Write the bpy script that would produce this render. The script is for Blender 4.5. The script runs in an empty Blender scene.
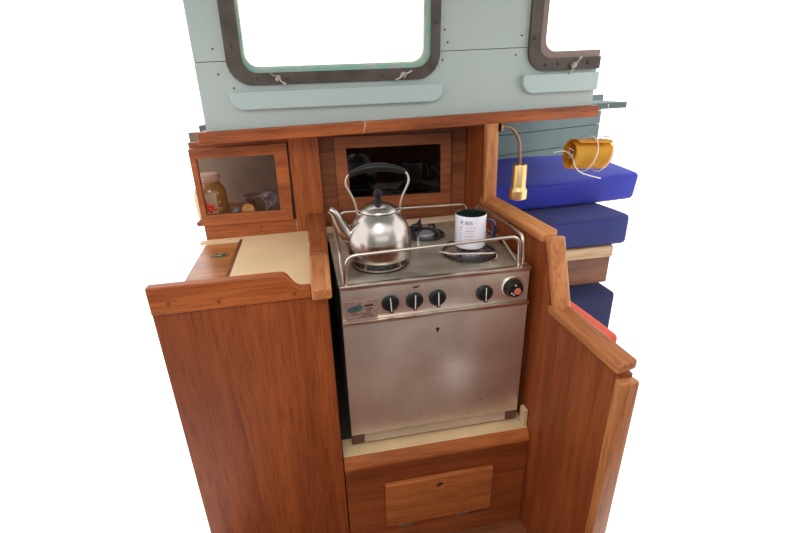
import bpy, bmesh, math, random
from mathutils import Vector, Matrix
random.seed(4)
S = bpy.context.scene
COL = S.collection

# ---------------------------------------------------------------- camera
R = ((0.98650665, -0.15667634, -0.04750963), (-0.10065289, -0.35152085, -0.93075351), (0.12912642, 0.9229765, -0.36254758))
cd = bpy.data.cameras.new('camera'); cam = bpy.data.objects.new('camera', cd); COL.objects.link(cam)
r, d, f = Vector(R[0]), Vector(R[1]), Vector(R[2])
m = Matrix((r, -d, -f)).transposed().to_4x4(); m.translation = Vector((-0.051, -0.959, 0.475)); cam.matrix_world = m
cd.sensor_width = 36; cd.lens = 419.873 / 800 * 36
cd.shift_x = (400 - 369.252) / 800; cd.shift_y = -(266.5 - 248.046) / 800
cd.clip_start = 0.02
S.camera = cam
# ---------------------------------------------------------------- light
w = bpy.data.worlds.new('overcast_sky'); S.world = w; w.use_nodes = True
bg = w.node_tree.nodes['Background']; bg.inputs[0].default_value = (1.0, 1.0, 1.0, 1); bg.inputs[1].default_value = 1.7
S.view_settings.view_transform = 'Standard'; S.view_settings.look = 'None'
S.view_settings.exposure = 0.1; S.view_settings.gamma = 1; S.view_settings.use_curve_mapping = False
def area(name, loc, target, sx, sy, power, col=(1, 1, 1)):
    l = bpy.data.lights.new(name, 'AREA'); l.shape = 'RECTANGLE'; l.size = sx; l.size_y = sy; l.energy = power; l.color = col
    o = bpy.data.objects.new(name, l); COL.objects.link(o); o.location = loc
    o.rotation_euler = (Vector(target) - Vector(loc)).to_track_quat('-Z', 'Y').to_euler()
area('hatch_light', (-0.15, -1.15, 1.35), (0.15, 0.2, -0.1), 0.6, 0.5, 9, (1, 0.98, 0.95))

# ---------------------------------------------------------------- materials
def newmat(name):
    m = bpy.data.materials.new(name); m.use_nodes = True
    nt = m.node_tree; return m, nt, nt.nodes['Principled BSDF']
def simple(name, col, rough=0.5, metal=0.0, coat=0.0, noise=None, bump=0.0, bscale=60, sheen=0, vscale=(1, 1, 1), nscale=12, trans=0):
    m, nt, b = newmat(name)
    b.inputs['Base Color'].default_value = (*col, 1); b.inputs['Roughness'].default_value = rough
    b.inputs['Metallic'].default_value = metal; b.inputs['Coat Weight'].default_value = coat
    b.inputs['Coat Roughness'].default_value = 0.25; b.inputs['Sheen Weight'].default_value = sheen
    b.inputs['Transmission Weight'].default_value = trans
    if noise or bump:
        tc = nt.nodes.new('ShaderNodeTexCoord'); mp = nt.nodes.new('ShaderNodeMapping')
        nt.links.new(tc.outputs['Object'], mp.inputs[0]); mp.inputs['Scale'].default_value = vscale
    if noise:
        n = nt.nodes.new('ShaderNodeTexNoise'); n.inputs['Scale'].default_value = nscale; n.inputs['Detail'].default_value = 5
        nt.links.new(mp.outputs[0], n.inputs['Vector'])
        cr = nt.nodes.new('ShaderNodeValToRGB'); cr.color_ramp.elements[0].position = 0.35; cr.color_ramp.elements[1].position = 0.65
        cr.color_ramp.elements[0].color = (*noise, 1); cr.color_ramp.elements[1].color = (*col, 1)
        nt.links.new(n.outputs[0], cr.inputs[0]); nt.links.new(cr.outputs[0], b.inputs['Base Color'])
    if bump:
        n = nt.nodes.new('ShaderNodeTexNoise'); n.inputs['Scale'].default_value = bscale
        nt.links.new(mp.outputs[0], n.inputs['Vector'])
        bp = nt.nodes.new('ShaderNodeBump'); bp.inputs['Strength'].default_value = bump; bp.inputs['Distance'].default_value = 0.004
        nt.links.new(n.outputs[0], bp.inputs['Height']); nt.links.new(bp.outputs[0], b.inputs['Normal'])
    return m
def wood(name, dark, light, grain='z', rough=0.45, coat=0.12, seed=0.0):
    m, nt, b = newmat(name)
    tc = nt.nodes.new('ShaderNodeTexCoord'); mp = nt.nodes.new('ShaderNodeMapping')
    nt.links.new(tc.outputs['Object'], mp.inputs[0])
    lo, hi = 1.6, 26
    mp.inputs['Scale'].default_value = {'z': (hi, hi, lo), 'x': (lo, hi, hi), 'y': (hi, lo, hi)}[grain]
    mp.inputs['Location'].default_value = (seed, seed * 2, seed * 3)
    n = nt.nodes.new('ShaderNodeTexNoise'); n.inputs['Scale'].default_value = 1.0; n.inputs['Detail'].default_value = 6; n.inputs['Roughness'].default_value = 0.6; n.inputs['Distortion'].default_value = 0.6
    nt.links.new(mp.outputs[0], n.inputs['Vector'])
    n2 = nt.nodes.new('ShaderNodeTexNoise'); n2.inputs['Scale'].default_value = 7.0; n2.inputs['Detail'].default_value = 3
    nt.links.new(mp.outputs[0], n2.inputs['Vector'])
    n3 = nt.nodes.new('ShaderNodeTexNoise'); n3.inputs['Scale'].default_value = 3.2; n3.inputs['Detail'].default_value = 2
    nt.links.new(tc.outputs['Object'], n3.inputs['Vector'])
    cr = nt.nodes.new('ShaderNodeValToRGB'); e = cr.color_ramp.elements
    e[0].position = 0.3; e[1].position = 0.7; e[0].color = (*dark, 1); e[1].color = (*light, 1)
    nt.links.new(n.outputs[0], cr.inputs[0])
    cr2 = nt.nodes.new('ShaderNodeValToRGB'); e = cr2.color_ramp.elements
    e[0].position = 0.36; e[1].position = 0.5; e[0].color = (0.62, 0.55, 0.5, 1); e[1].color = (1, 1, 1, 1)
    nt.links.new(n2.outputs[0], cr2.inputs[0])
    cr3 = nt.nodes.new('ShaderNodeValToRGB'); e = cr3.color_ramp.elements
    e[0].position = 0.3; e[1].position = 0.7; e[0].color = (0.8, 0.78, 0.76, 1); e[1].color = (1.12, 1.12, 1.12, 1)
    nt.links.new(n3.outputs[0], cr3.inputs[0])
    prev = cr.outputs[0]
    for c in (cr2, cr3):
        mx = nt.nodes.new('ShaderNodeMix'); mx.data_type = 'RGBA'; mx.blend_type = 'MULTIPLY'; mx.inputs[0].default_value = 0.7
        nt.links.new(prev, mx.inputs[6]); nt.links.new(c.outputs[0], mx.inputs[7]); prev = mx.outputs[2]
    nt.links.new(prev, b.inputs['Base Color'])
    b.inputs['Roughness'].default_value = rough; b.inputs['Coat Weight'].default_value = coat; b.inputs['Coat Roughness'].default_value = 0.3
    b.inputs['Specular IOR Level'].default_value = 0.35
    bp = nt.nodes.new('ShaderNodeBump'); bp.inputs['Strength'].default_value = 0.08; bp.inputs['Distance'].default_value = 0.002
    nt.links.new(n2.outputs[0], bp.inputs['Height']); nt.links.new(bp.outputs[0], b.inputs['Normal'])
    return m
def steel(name, col, dirt, rough=0.3, axis='x', patch=9, var=0.16, metal=1.0, lo=0.38, hi=0.62):
    m, nt, b = newmat(name)
    tc = nt.nodes.new('ShaderNodeTexCoord')
    mp = nt.nodes.new('ShaderNodeMapping'); nt.links.new(tc.outputs['Object'], mp.inputs[0])
    mp.inputs['Scale'].default_value = (4, 300, 300) if axis == 'x' else (300, 300, 4)
    n = nt.nodes.new('ShaderNodeTexNoise'); n.inputs['Scale'].default_value = 1; n.inputs['Detail'].default_value = 3; nt.links.new(mp.outputs[0], n.inputs['Vector'])
    p = nt.nodes.new('ShaderNodeTexNoise'); p.inputs['Scale'].default_value = patch; p.inputs['Detail'].default_value = 6; nt.links.new(tc.outputs['Object'], p.inputs['Vector'])
    cr = nt.nodes.new('ShaderNodeValToRGB'); e = cr.color_ramp.elements
    e[0].position = lo; e[1].position = hi; e[0].color = (*dirt, 1); e[1].color = (*col, 1)
    nt.links.new(p.outputs[0], cr.inputs[0]); nt.links.new(cr.outputs[0], b.inputs['Base Color'])
    b.inputs['Metallic'].default_value = metal
    mr = nt.nodes.new('ShaderNodeMapRange'); mr.inputs['To Min'].default_value = rough - var / 2; mr.inputs['To Max'].default_value = rough + var
    nt.links.new(p.outputs[0], mr.inputs['Value']); nt.links.new(mr.outputs[0], b.inputs['Roughness'])
    bp = nt.nodes.new('ShaderNodeBump'); bp.inputs['Strength'].default_value = 0.06; bp.inputs['Distance'].default_value = 0.001
    nt.links.new(n.outputs[0], bp.inputs['Height']); nt.links.new(bp.outputs[0], b.inputs['Normal'])
    return m
def pane(name, tint=(1, 1, 1), gloss=0.06):
    m = bpy.data.materials.new(name); m.use_nodes = True; nt = m.node_tree; nt.nodes.clear()
    o = nt.nodes.new('ShaderNodeOutputMaterial'); t = nt.nodes.new('ShaderNodeBsdfTransparent'); g = nt.nodes.new('ShaderNodeBsdfGlossy'); mx = nt.nodes.new('ShaderNodeMixShader')
    t.inputs[0].default_value = (*tint, 1); g.inputs['Roughness'].default_value = 0.04; mx.inputs[0].default_value = gloss
    nt.links.new(t.outputs[0], mx.inputs[1]); nt.links.new(g.outputs[0], mx.inputs[2]); nt.links.new(mx.outputs[0], o.inputs[0]); return m

MD, ML = (0.215, 0.044, 0.009), (0.475, 0.128, 0.028)
WZ = wood('varnished_wood_upright', MD, ML, 'z')
WZP = wood('varnished_wood_cabinet_front', (0.195, 0.038, 0.008), (0.345, 0.083, 0.017), 'z', rough=0.5, coat=0.08, seed=3)
WX = wood('varnished_wood_level', MD, ML, 'x', seed=1)
WY = wood('varnished_wood_deep', (0.36, 0.11, 0.032), (0.62, 0.25, 0.085), 'y', seed=2)
WYD = wood('varnished_wood_deep_dark', (0.17, 0.04, 0.011), (0.30, 0.085, 0.025), 'y', seed=5)
WZL = wood('varnished_wood_post', (0.36, 0.11, 0.032), (0.62, 0.25, 0.085), 'z', seed=7)
WXD = wood('dark_wood_level', (0.11, 0.03, 0.011), (0.23, 0.07, 0.025), 'x', seed=4)
WLID = wood('lid_wood', (0.20, 0.055, 0.012), (0.62, 0.21, 0.045), 'x', rough=0.3, coat=0.6, seed=8)
WIN = simple('locker_inside', (0.27, 0.165, 0.115), 0.6, noise=(0.18, 0.11, 0.075), nscale=6)
WHAT = wood('hatch_wood', (0.33, 0.09, 0.022), (0.5, 0.155, 0.04), 'x', seed=6)
SOLE = wood('sole_wood', (0.14, 0.04, 0.016), (0.30, 0.10, 0.04), 'x', seed=6)
WPALE = wood('pale_wood', (0.44, 0.27, 0.14), (0.6, 0.42, 0.25), 'x', coat=0.05, seed=9)
PAINT = simple('pale_grey_green_paint', (0.43, 0.485, 0.455), 0.42, noise=(0.405, 0.465, 0.44), nscale=4, bump=0.12, bscale=14)
PAINTB = simple('pale_blue_grey_paint', (0.42, 0.50, 0.49), 0.4, bump=0.12, bscale=20)
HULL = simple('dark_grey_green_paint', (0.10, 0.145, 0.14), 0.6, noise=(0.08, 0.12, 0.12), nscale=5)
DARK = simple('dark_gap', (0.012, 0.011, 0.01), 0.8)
CREAM = simple('cream_laminate', (0.80, 0.58, 0.35), 0.38, noise=(0.74, 0.51, 0.29), nscale=5)
CREAM2 = simple('cream_paint', (0.72, 0.52, 0.30), 0.5, noise=(0.58, 0.40, 0.22), nscale=7)
BRONZE = simple('aged_bronze', (0.105, 0.08, 0.068), 0.45, metal=0.5, noise=(0.065, 0.048, 0.04), nscale=14)
VERD = simple('verdigris_seal', (0.16, 0.48, 0.42), 0.7, noise=(0.42, 0.42, 0.36), nscale=45)
SEAL = simple('cream_green_seal', (0.55, 0.60, 0.45), 0.6, noise=(0.35, 0.5, 0.42), nscale=25)
STEEL = steel('brushed_steel', (0.74, 0.67, 0.61), (0.60, 0.53, 0.47), 0.36, 'x', patch=7, metal=0.8)
STEELP = steel('panel_steel', (0.80, 0.73, 0.66), (0.66, 0.58, 0.51), 0.32, 'x', patch=6, metal=0.78)
STEELT = steel('cooktop_steel', (0.80, 0.74, 0.61), (0.42, 0.36, 0.28), 0.38, 'x', patch=8, metal=0.75, lo=0.36, hi=0.66)
STEELK = steel('kettle_steel', (0.56, 0.51, 0.47), (0.44, 0.39, 0.36), 0.22, 'z', patch=8, var=0.1)
CHROME = steel('rail_steel', (0.74, 0.66, 0.58), (0.62, 0.53, 0.46), 0.28, 'x', patch=12)
STAIN = simple('rust_stained_steel', (0.20, 0.115, 0.085), 0.55, metal=0.5, noise=(0.14, 0.075, 0.055), nscale=60)
BLK = simple('black_plastic', (0.012, 0.012, 0.012), 0.38); BLK.node_tree.nodes['Principled BSDF'].inputs['Specular IOR Level'].default_value = 0.25
IRON = simple('black_iron', (0.035, 0.03, 0.027), 0.55, bump=0.2, metal=0.3)
IRONB = simple('heat_stained_iron', (0.36, 0.25, 0.21), 0.45, metal=0.6, noise=(0.15, 0.10, 0.08), nscale=60)
BURN = simple('burner_cap_alloy', (0.36, 0.36, 0.38), 0.5, metal=0.4, noise=(0.20, 0.20, 0.22), nscale=70)
REDK = simple('copper_red_button', (0.62, 0.16, 0.09), 0.35)
WHITE = simple('white_glaze', (0.80, 0.78, 0.86), 0.15, coat=0.4)
MUGIN = simple('dark_green_glaze', (0.012, 0.022, 0.019), 0.2, coat=0.3)
TXB = simple('slate_print', (0.10, 0.09, 0.16), 0.5)
TXR = simple('red_print', (0.85, 0.20, 0.30), 0.5)
TXL = simple('blue_print', (0.25, 0.24, 0.60), 0.5)
BRASS = steel('lacquered_brass', (0.80, 0.56, 0.25), (0.66, 0.44, 0.19), 0.36, 'z', patch=14, var=0.1)
BRASSD = steel('tarnished_brass', (0.36, 0.24, 0.16), (0.25, 0.15, 0.10), 0.4, 'z', patch=14)
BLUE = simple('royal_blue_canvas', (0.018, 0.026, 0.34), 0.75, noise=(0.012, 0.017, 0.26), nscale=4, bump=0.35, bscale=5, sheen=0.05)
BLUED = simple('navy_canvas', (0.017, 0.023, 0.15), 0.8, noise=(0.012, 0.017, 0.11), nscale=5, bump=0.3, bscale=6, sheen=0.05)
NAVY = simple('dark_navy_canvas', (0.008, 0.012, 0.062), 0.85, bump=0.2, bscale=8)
CORAL = simple('coral_fabric', (0.68, 0.085, 0.035), 0.8, bump=0.2, bscale=30, sheen=0.1)
YEL = simple('yellow_fabric', (0.90, 0.52, 0.06), 0.7, noise=(0.75, 0.38, 0.04), nscale=14, bump=0.5, bscale=16)
CORD = simple('white_cord', (0.78, 0.72, 0.62), 0.7)
GLASS = pane('window_glass'); LGLASS = pane('locker_glass', (0.93, 0.93, 0.92), 0.03); DGLASS = pane('tinted_glass', (0.2, 0.23, 0.22), 0.03)
PLUG = simple('wood_plug', (0.19, 0.05, 0.016), 0.5)
JARG = simple('brown_sauce_in_glass', (0.40, 0.165, 0.04), 0.12, coat=0.6)
LIDP = simple('pink_beige_lid', (0.62, 0.36, 0.27), 0.35)
LABEL = simple('cream_label', (0.92, 0.80, 0.52), 0.5)
TIN = steel('tin_metal', (0.60, 0.52, 0.48), (0.45, 0.38, 0.35), 0.35, 'z')
TIND = simple('dull_tin_end', (0.17, 0.12, 0.09), 0.35, metal=0.7)
TLAB = simple('white_purple_label', (0.62, 0.50, 0.58), 0.45, noise=(0.10, 0.06, 0.12), nscale=55)
YTIN = simple('yellow_tin_print', (0.85, 0.50, 0.08), 0.4, noise=(0.6, 0.2, 0.05), nscale=40)
REDT = simple('red_tin', (0.45, 0.03, 0.03), 0.4)
GREEN = simple('dark_green_lid', (0.10, 0.17, 0.12), 0.4, noise=(0.3, 0.35, 0.3), nscale=60)
STRAW = simple('strawberry_print', (0.9, 0.06, 0.04), 0.5)
PLATEM = simple('etched_rating_plate', (0.30, 0.20, 0.17), 0.5, metal=0.5, noise=(0.52, 0.36, 0.30), nscale=230)
TEAL = simple('teal_enamel', (0.06, 0.10, 0.115), 0.45)

# ---------------------------------------------------------------- helpers
def tag(o, label=None, cat=None, group=None, kind=None):
    if label: o['label'] = label
    if cat: o['category'] = cat
    if group: o['group'] = group
    if kind: o['kind'] = kind
    return o
def thing(name, label, cat, loc=(0, 0, 0), rot=(0, 0, 0), group=None, kind=None):
    o = bpy.data.objects.new(name, None); o.empty_display_size = 0.05; COL.objects.link(o)
    o.location = loc; o.rotation_euler = rot
    return tag(o, label, cat, group, kind)
def link(name, me, mat, parent=None, smooth=False):
    o = bpy.data.objects.new(name, me); COL.objects.link(o)
    for mm in (mat if isinstance(mat, (list, tuple)) else [mat]): me.materials.append(mm)
    if smooth:
        for p in me.polygons: p.use_smooth = True
        es = o.modifiers.new('sharp', 'EDGE_SPLIT'); es.split_angle = math.radians(38)
    if parent: o.parent = parent
    return o
def obj(name, bm, mat, parent=None, smooth=False):
    bmesh.ops.recalc_face_normals(bm, faces=bm.faces)
    me = bpy.data.meshes.new(name); bm.to_mesh(me); bm.free()
    return link(name, me, mat, parent, smooth)
def box(x0, x1, y0, y1, z0, z1, b=0.0, bm=None, seg=2):
    t = bmesh.new(); bmesh.ops.create_cube(t, size=1)
    for v in t.verts: v.co = Vector(((x0 + x1) / 2 + v.co.x * (x1 - x0), (y0 + y1) / 2 + v.co.y * (y1 - y0), (z0 + z1) / 2 + v.co.z * (z1 - z0)))
    if b: bmesh.ops.bevel(t, geom=t.edges[:], offset=b, segments=seg, profile=0.5, affect='EDGES')
    return merge(bm, t)
def merge(bm, t):
    if bm is None: return t
    me = bpy.data.meshes.new('tmp'); t.to_mesh(me); t.free(); bm.from_mesh(me); bpy.data.meshes.remove(me); return bm
def lathe(prof, c=(0, 0, 0), n=40, bm=None, M=None):
    t = bmesh.new(); rings = []
    for (r_, z_) in prof:
        if r_ < 1e-6: rings.append([t.verts.new((0, 0, z_))])
        else: rings.append([t.verts.new((r_ * math.cos(2 * math.pi * i / n), r_ * math.sin(2 * math.pi * i / n), z_)) for i in range(n)])
    for a, b_ in zip(rings, rings[1:]):
        for i in range(n):
            j = (i + 1) % n
            if len(a) == 1 and len(b_) == 1: continue
            if len(a) == 1: t.faces.new((a[0], b_[i], b_[j]))
            elif len(b_) == 1: t.faces.new((a[i], a[j], b_[0]))
            else: t.faces.new((a[i], a[j], b_[j], b_[i]))
    if M is not None: bmesh.ops.transform(t, matrix=M, verts=t.verts)
    bmesh.ops.translate(t, vec=Vector(c), verts=t.verts)
    return merge(bm, t)
def smoothpts(pts, k=6, closed=False):
    P = [Vector(p) for p in pts]; out = []; n = len(P)
    for i in range(n if closed else n - 1):
        g = (lambda q: P[q % n]) if closed else (lambda q: P[min(max(q, 0), n - 1)])
        p0, p1, p2, p3 = g(i - 1), g(i), g(i + 1), g(i + 2)
        for s in range(k):
            t = s / k
            out.append(0.5 * ((2 * p1) + (p2 - p0) * t + (2 * p0 - 5 * p1 + 4 * p2 - p3) * t * t + (3 * p1 - p0 - 3 * p2 + p3) * t ** 3))
    if not closed: out.append(P[-1])
    return out
def rounded(pts, rad, k=5):
    P = [Vector(p) for p in pts]; out = [P[0]]
    for a, b_, c in zip(P, P[1:], P[2:]):
        u = (a - b_); v = (c - b_); rr = min(rad, u.length * 0.49, v.length * 0.49); u.normalize(); v.normalize()
        s, e = b_ + u * rr, b_ + v * rr
        for i in range(k + 1):
            t = i / k; out.append((1 - t) ** 2 * s + 2 * t * (1 - t) * b_ + t * t * e)
    return out + [P[-1]]
def tube(pts, r_, n=10, closed=False, bm=None, radii=None):
    t = bmesh.new(); P = [Vector(p) for p in pts]; N = len(P); rings = []
    nrm = None
    for i in range(N):
        if closed: tg = P[(i + 1) % N] - P[i - 1]
        else: tg = P[min(i + 1, N - 1)] - P[max(i - 1, 0)]
        tg.normalize()
        if nrm is None:
            nrm = tg.cross(Vector((0, 0, 1)))
            if nrm.length < 0.1: nrm = tg.cross(Vector((0, 1, 0)))
        nrm = (nrm - tg * nrm.dot(tg)).normalized(); bi = tg.cross(nrm)
        rr = radii[i] if radii else r_
        rings.append([t.verts.new(P[i] + rr * (math.cos(2 * math.pi * j / n) * nrm + math.sin(2 * math.pi * j / n) * bi)) for j in range(n)])
    for i in range(N if closed else N - 1):
        a, b_ = rings[i], rings[(i + 1) % N]
        for j in range(n): t.faces.new((a[j], a[(j + 1) % n], b_[(j + 1) % n], b_[j]))
    if not closed: t.faces.new(rings[0]); t.faces.new(rings[-1])
    return merge(bm, t)
def prism(pts, axis, a0, a1, b=0.0, bm=None, seg=2):
    """extrude a simple polygon; axis 'y': pts=(x,z); 'x': pts=(y,z); 'z': pts=(x,y)"""
    t = bmesh.new()
    mk = {'y': lambda p, a: (p[0], a, p[1]), 'x': lambda p, a: (a, p[0], p[1]), 'z': lambda p, a: (p[0], p[1], a)}[axis]
    A = [t.verts.new(mk(p, a0)) for p in pts]; B = [t.verts.new(mk(p, a1)) for p in pts]
    t.faces.new(A); t.faces.new(B[::-1])
    for i in range(len(pts)): t.faces.new((A[i], A[(i + 1) % len(pts)], B[(i + 1) % len(pts)], B[i]))
    bmesh.ops.recalc_face_normals(t, faces=t.faces)
    if b: bmesh.ops.bevel(t, geom=[e for e in t.edges if e.calc_face_angle(0) > 0.5], offset=b, segments=seg, profile=0.5, affect='EDGES')
    return merge(bm, t)
def rrect(x0, x1, z0, z1, r_, k=7):
    rs = r_ if isinstance(r_, (list, tuple)) else [r_] * 4      # bl, br, tr, tl
    out = []
    for (cx, cz, a0, q) in ((x0, z0, 180, rs[0]), (x1, z0, 270, rs[1]), (x1, z1, 0, rs[2]), (x0, z1, 90, rs[3])):
        sx = 1 if cx == x0 else -1; sz = 1 if cz == z0 else -1
        for i in range(k + 1 if q > 0 else 1):
            a = math.radians(a0 + 90 * i / k); out.append((cx + sx * q + q * math.cos(a), cz + sz * q + q * math.sin(a)))
    return out
def plate(outer, holes, y0, y1, bevel=0.0):
    """flat board in x-z with holes, from y0 to y1 -> mesh"""
    cu = bpy.data.curves.new('tmp', 'CURVE'); cu.dimensions = '2D'; cu.fill_mode = 'BOTH'
    cu.extrude = (y1 - y0) / 2 - bevel; cu.bevel_depth = bevel; cu.bevel_resolution = 1; cu.offset = -bevel
    for poly in [outer] + holes:
        sp = cu.splines.new('POLY'); sp.points.add(len(poly) - 1); sp.use_cyclic_u = True
        for q, (a, b_) in zip(sp.points, poly): q.co = (a, b_, 0, 1)
    o = bpy.data.objects.new('tmp', cu); COL.objects.link(o)
    dg = bpy.context.evaluated_depsgraph_get(); me = bpy.data.meshes.new_from_object(o.evaluated_get(dg))
    bpy.data.objects.remove(o); bpy.data.curves.remove(cu); me.materials.clear()
    for v in me.vertices: x, y, z = v.co; v.co = (x, (y0 + y1) / 2 - z, y)
    return me
def text_mesh(s, size, depth=0.0002):
    cu = bpy.data.curves.new('tmp', 'FONT'); cu.body = s; cu.size = size; cu.extrude = depth; cu.align_x = 'LEFT'
    o = bpy.data.objects.new('tmp', cu); COL.objects.link(o)
    dg = bpy.context.evaluated_depsgraph_get(); me = bpy.data.meshes.new_from_object(o.evaluated_get(dg))
    bpy.data.objects.remove(o); bpy.data.curves.remove(cu); me.materials.clear(); return me
RX = lambda a: Matrix.Rotation(a, 4, 'X'); RZ = lambda a: Matrix.Rotation(a, 4, 'Z'); RY = lambda a: Matrix.Rotation(a, 4, 'Y')
PI = math.pi
YAW = -math.atan(0.066)
def fr(y0, tilt=0.0): return dict(loc=(0, y0, 0), rot=(0, tilt, YAW))

# ================================================================ THE SETTING
FL = -0.915
fb = box(-0.46, 0.62, -0.9, 0.45, FL - 0.03, FL)
tag(obj('floor', fb, SOLE), kind='structure')

tag(obj('floor', box(-1.5, 1.7, -2.4, -0.9, FL - 0.03, FL), SOLE), kind='structure')
wf = thing('unseen_wall_front', None, None, kind='structure')  # unseen opposite side and its floor, added for the steel to reflect
obj('settee_front', box(-1.5, 1.7, -2.40, -2.36, FL, -0.05), WZP, wf)
obj('upper_side', box(-1.5, 1.7, -2.40, -2.37, -0.05, 0.5), PAINT, wf)
for nm, xx in (('added_wall_left', -1.0), ('added_wall_aft', 1.2)):  # unseen side partitions, added to cut the light low down
    t_ = thing(nm, None, None, kind='structure')
    obj('lower_panel', box(xx - 0.02, xx, -2.35, -0.75, FL, -0.02), WZP, t_); obj('upper_panel', box(xx - 0.02, xx, -2.35, -0.75, -0.019, 0.95), PAINT, t_)
tag(obj('ceiling', box(-0.9, 1.2, -0.62, 0.47, 1.03, 1.06), PAINT), kind='structure')  # unseen ceilings, added to darken the cabin from above
tag(obj('ceiling', box(-0.9, 1.2, -2.4, -1.55, 1.03, 1.06), PAINT), kind='structure')

# cabin side with the two windows (painted boards with a groove)
W1 = (-0.262, 0.388, 0.487, 0.98); W2L, W2B = 0.675, 0.492
wb = thing('wall_back', None, None, kind='structure', **fr(0.45))
o1 = rrect(W1[0] + 0.02, W1[1] - 0.012, W1[2] + 0.02, W1[3] - 0.02, 0.05)
LW, RW = -0.35, 0.915
joint = 0.5605
up = plate([(LW, joint + 0.001), (W1[0] + 0.02, joint + 0.001), (W1[0] + 0.02, 0.955), (W1[1] - 0.012, 0.955), (W1[1] - 0.012, joint + 0.001), (W2L + 0.02, joint + 0.001), (W2L + 0.02, 0.955), (RW, 0.955), (RW, 1.02), (LW, 1.02)], [], 0, 0.02)
link('upper_board', up, PAINT, wb)
def arc(cx, cz, r_, a0, a1, k=6): return [(cx + r_ * math.cos(math.radians(a0 + (a1 - a0) * i / k)), cz + r_ * math.sin(math.radians(a0 + (a1 - a0) * i / k))) for i in range(k + 1)]
zb1 = W1[2] + 0.02; zb2 = W2B + 0.02; q = 0.05
lowpts = [(LW, joint - 0.001), (W1[0] + 0.02, joint - 0.001)] + arc(W1[0] + 0.02 + q, zb1 + q, q, 180, 270) + arc(W1[1] - 0.012 - q, zb1 + q, q, 270, 360) + [(W1[1] - 0.012, joint - 0.001), (W2L + 0.02, joint - 0.001)] + arc(W2L + 0.02 + q, zb2 + q, q, 180, 270) + [(RW, zb2), (RW, 0.34), (LW, 0.34)]
lw = plate(lowpts, [], 0, 0.02); link('lower_board', lw, PAINT, wb)
obj('groove_backing', box(LW, W1[0] + 0.01, 0.008, 0.019, joint - 0.006, joint + 0.006, bm=box(W1[1], W2L + 0.01, 0.008, 0.019, joint - 0.006, joint + 0.006)), BRONZE, wb)
sc = bmesh.new()
for (x, z) in ((-0.29, 0.595), (-0.285, 0.525), (0.42, 0.585), (0.405, 0.535), (0.655, 0.595), (0.64, 0.54), (-0.245, 0.484), (0.41, 0.62)):
    lathe([(0, -0.0015), (0.0028, -0.001), (0.0034, 0.0005)], (x, 0, z), 12, sc, M=RX(PI / 2) @ Matrix.Scale(-1, 4, (0, 0, 1)))
obj('board_screw', sc, BRONZE, wb)

# window 1
w1 = thing('window_1', None, None, kind='structure', **fr(0.45, 0.012))
x0, x1, z0, z1 = W1
inn = rrect(x0 + 0.046, x1 - 0.03, z0 + 0.034, z1 - 0.034, 0.045)
link('window_frame', plate(rrect(x0, x1, z0, z1, 0.072), [inn], -0.011, 0.004, 0.0015), BRONZE, w1, True)
link('inner_frame', plate(rrect(x0 + 0.04, x1 - 0.022, z0 + 0.028, z1 - 0.028, 0.05), [rrect(x0 + 0.048, x1 - 0.040, z0 + 0.046, z1 - 0.045, 0.042)], -0.004, 0.012), VERD, w1)
link('seal', plate(rrect(x0 + 0.044, x1 - 0.03, z0 + 0.036, z1 - 0.034, 0.048), [rrect(x0 + 0.053, x1 - 0.048, z0 + 0.052, z1 - 0.05, 0.04)], 0.004, 0.020), SEAL, w1)
obj('pane', box(x0 + 0.045, x1 - 0.035, 0.012, 0.016, z0 + 0.04, z1 - 0.04), GLASS, w1)
bb = bmesh.new()
bolts = [(x0 + 0.02, z0 + 0.11), (x0 + 0.02, z0 + 0.3), (x0 + 0.085, z0 + 0.017), (x0 + 0.175, z0 + 0.017), (x0 + 0.27, z0 + 0.017), (x0 + 0.375, z0 + 0.017), (x0 + 0.47, z0 + 0.017), (x1 - 0.013, z0 + 0.16), (x1 - 0.03, z0 + 0.04)]
for (x, z) in bolts: lathe([(0.005, 0), (0.0045, 0.003), (0.002, 0.0045), (0, 0.0045)], (x, -0.011, z), 12, bb, M=RX(PI / 2))
obj('frame_bolt', bb, BRONZE, w1)
LATCH = simple('worn_chrome', (0.36, 0.32, 0.29), 0.4, metal=0.8)
def latch(parent, x, z, ang):
    M = Matrix.Translation((x, -0.012, z)) @ RY(ang) @ Matrix.Scale(0.85, 4)
    bm = lathe([(0.0, 0.0), (0.013, 0.0), (0.013, 0.006), (0.009, 0.012), (0.005, 0.016), (0, 0.017)], (0, 0, 0), 16, M=M @ RX(PI / 2))
    p = [M @ Vector(v) for v in ((-0.036, -0.018, 0.002), (-0.018, -0.014, -0.001), (-0.008, -0.014, 0.004), (0.0, -0.015, 0.006), (0.010, -0.014, 0.0), (0.030, -0.017, -0.001))]
    tube(smoothpts(p, 4), 0.0032, 8, bm=bm)
    tube([M @ Vector((0.026, -0.0165, -0.001)), M @ Vector((0.033, -0.0175, -0.001))], 0.0042, 8, bm=bm)
    return obj('dog_latch', bm, LATCH, parent, True)
latch(w1, -0.112, 0.503, 0.62); latch(w1, 0.272, 0.500, -0.45)
rg = tube([(0.315 + 0.016 * math.cos(a * PI / 12), 0.009, 0.655 + 0.018 * math.sin(a * PI / 12)) for a in range(24)], 0.0008, 6, closed=True)
obj('round_sticker', rg, simple('grey_sticker_edge', (0.4, 0.4, 0.4), 0.6), w1)
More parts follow.
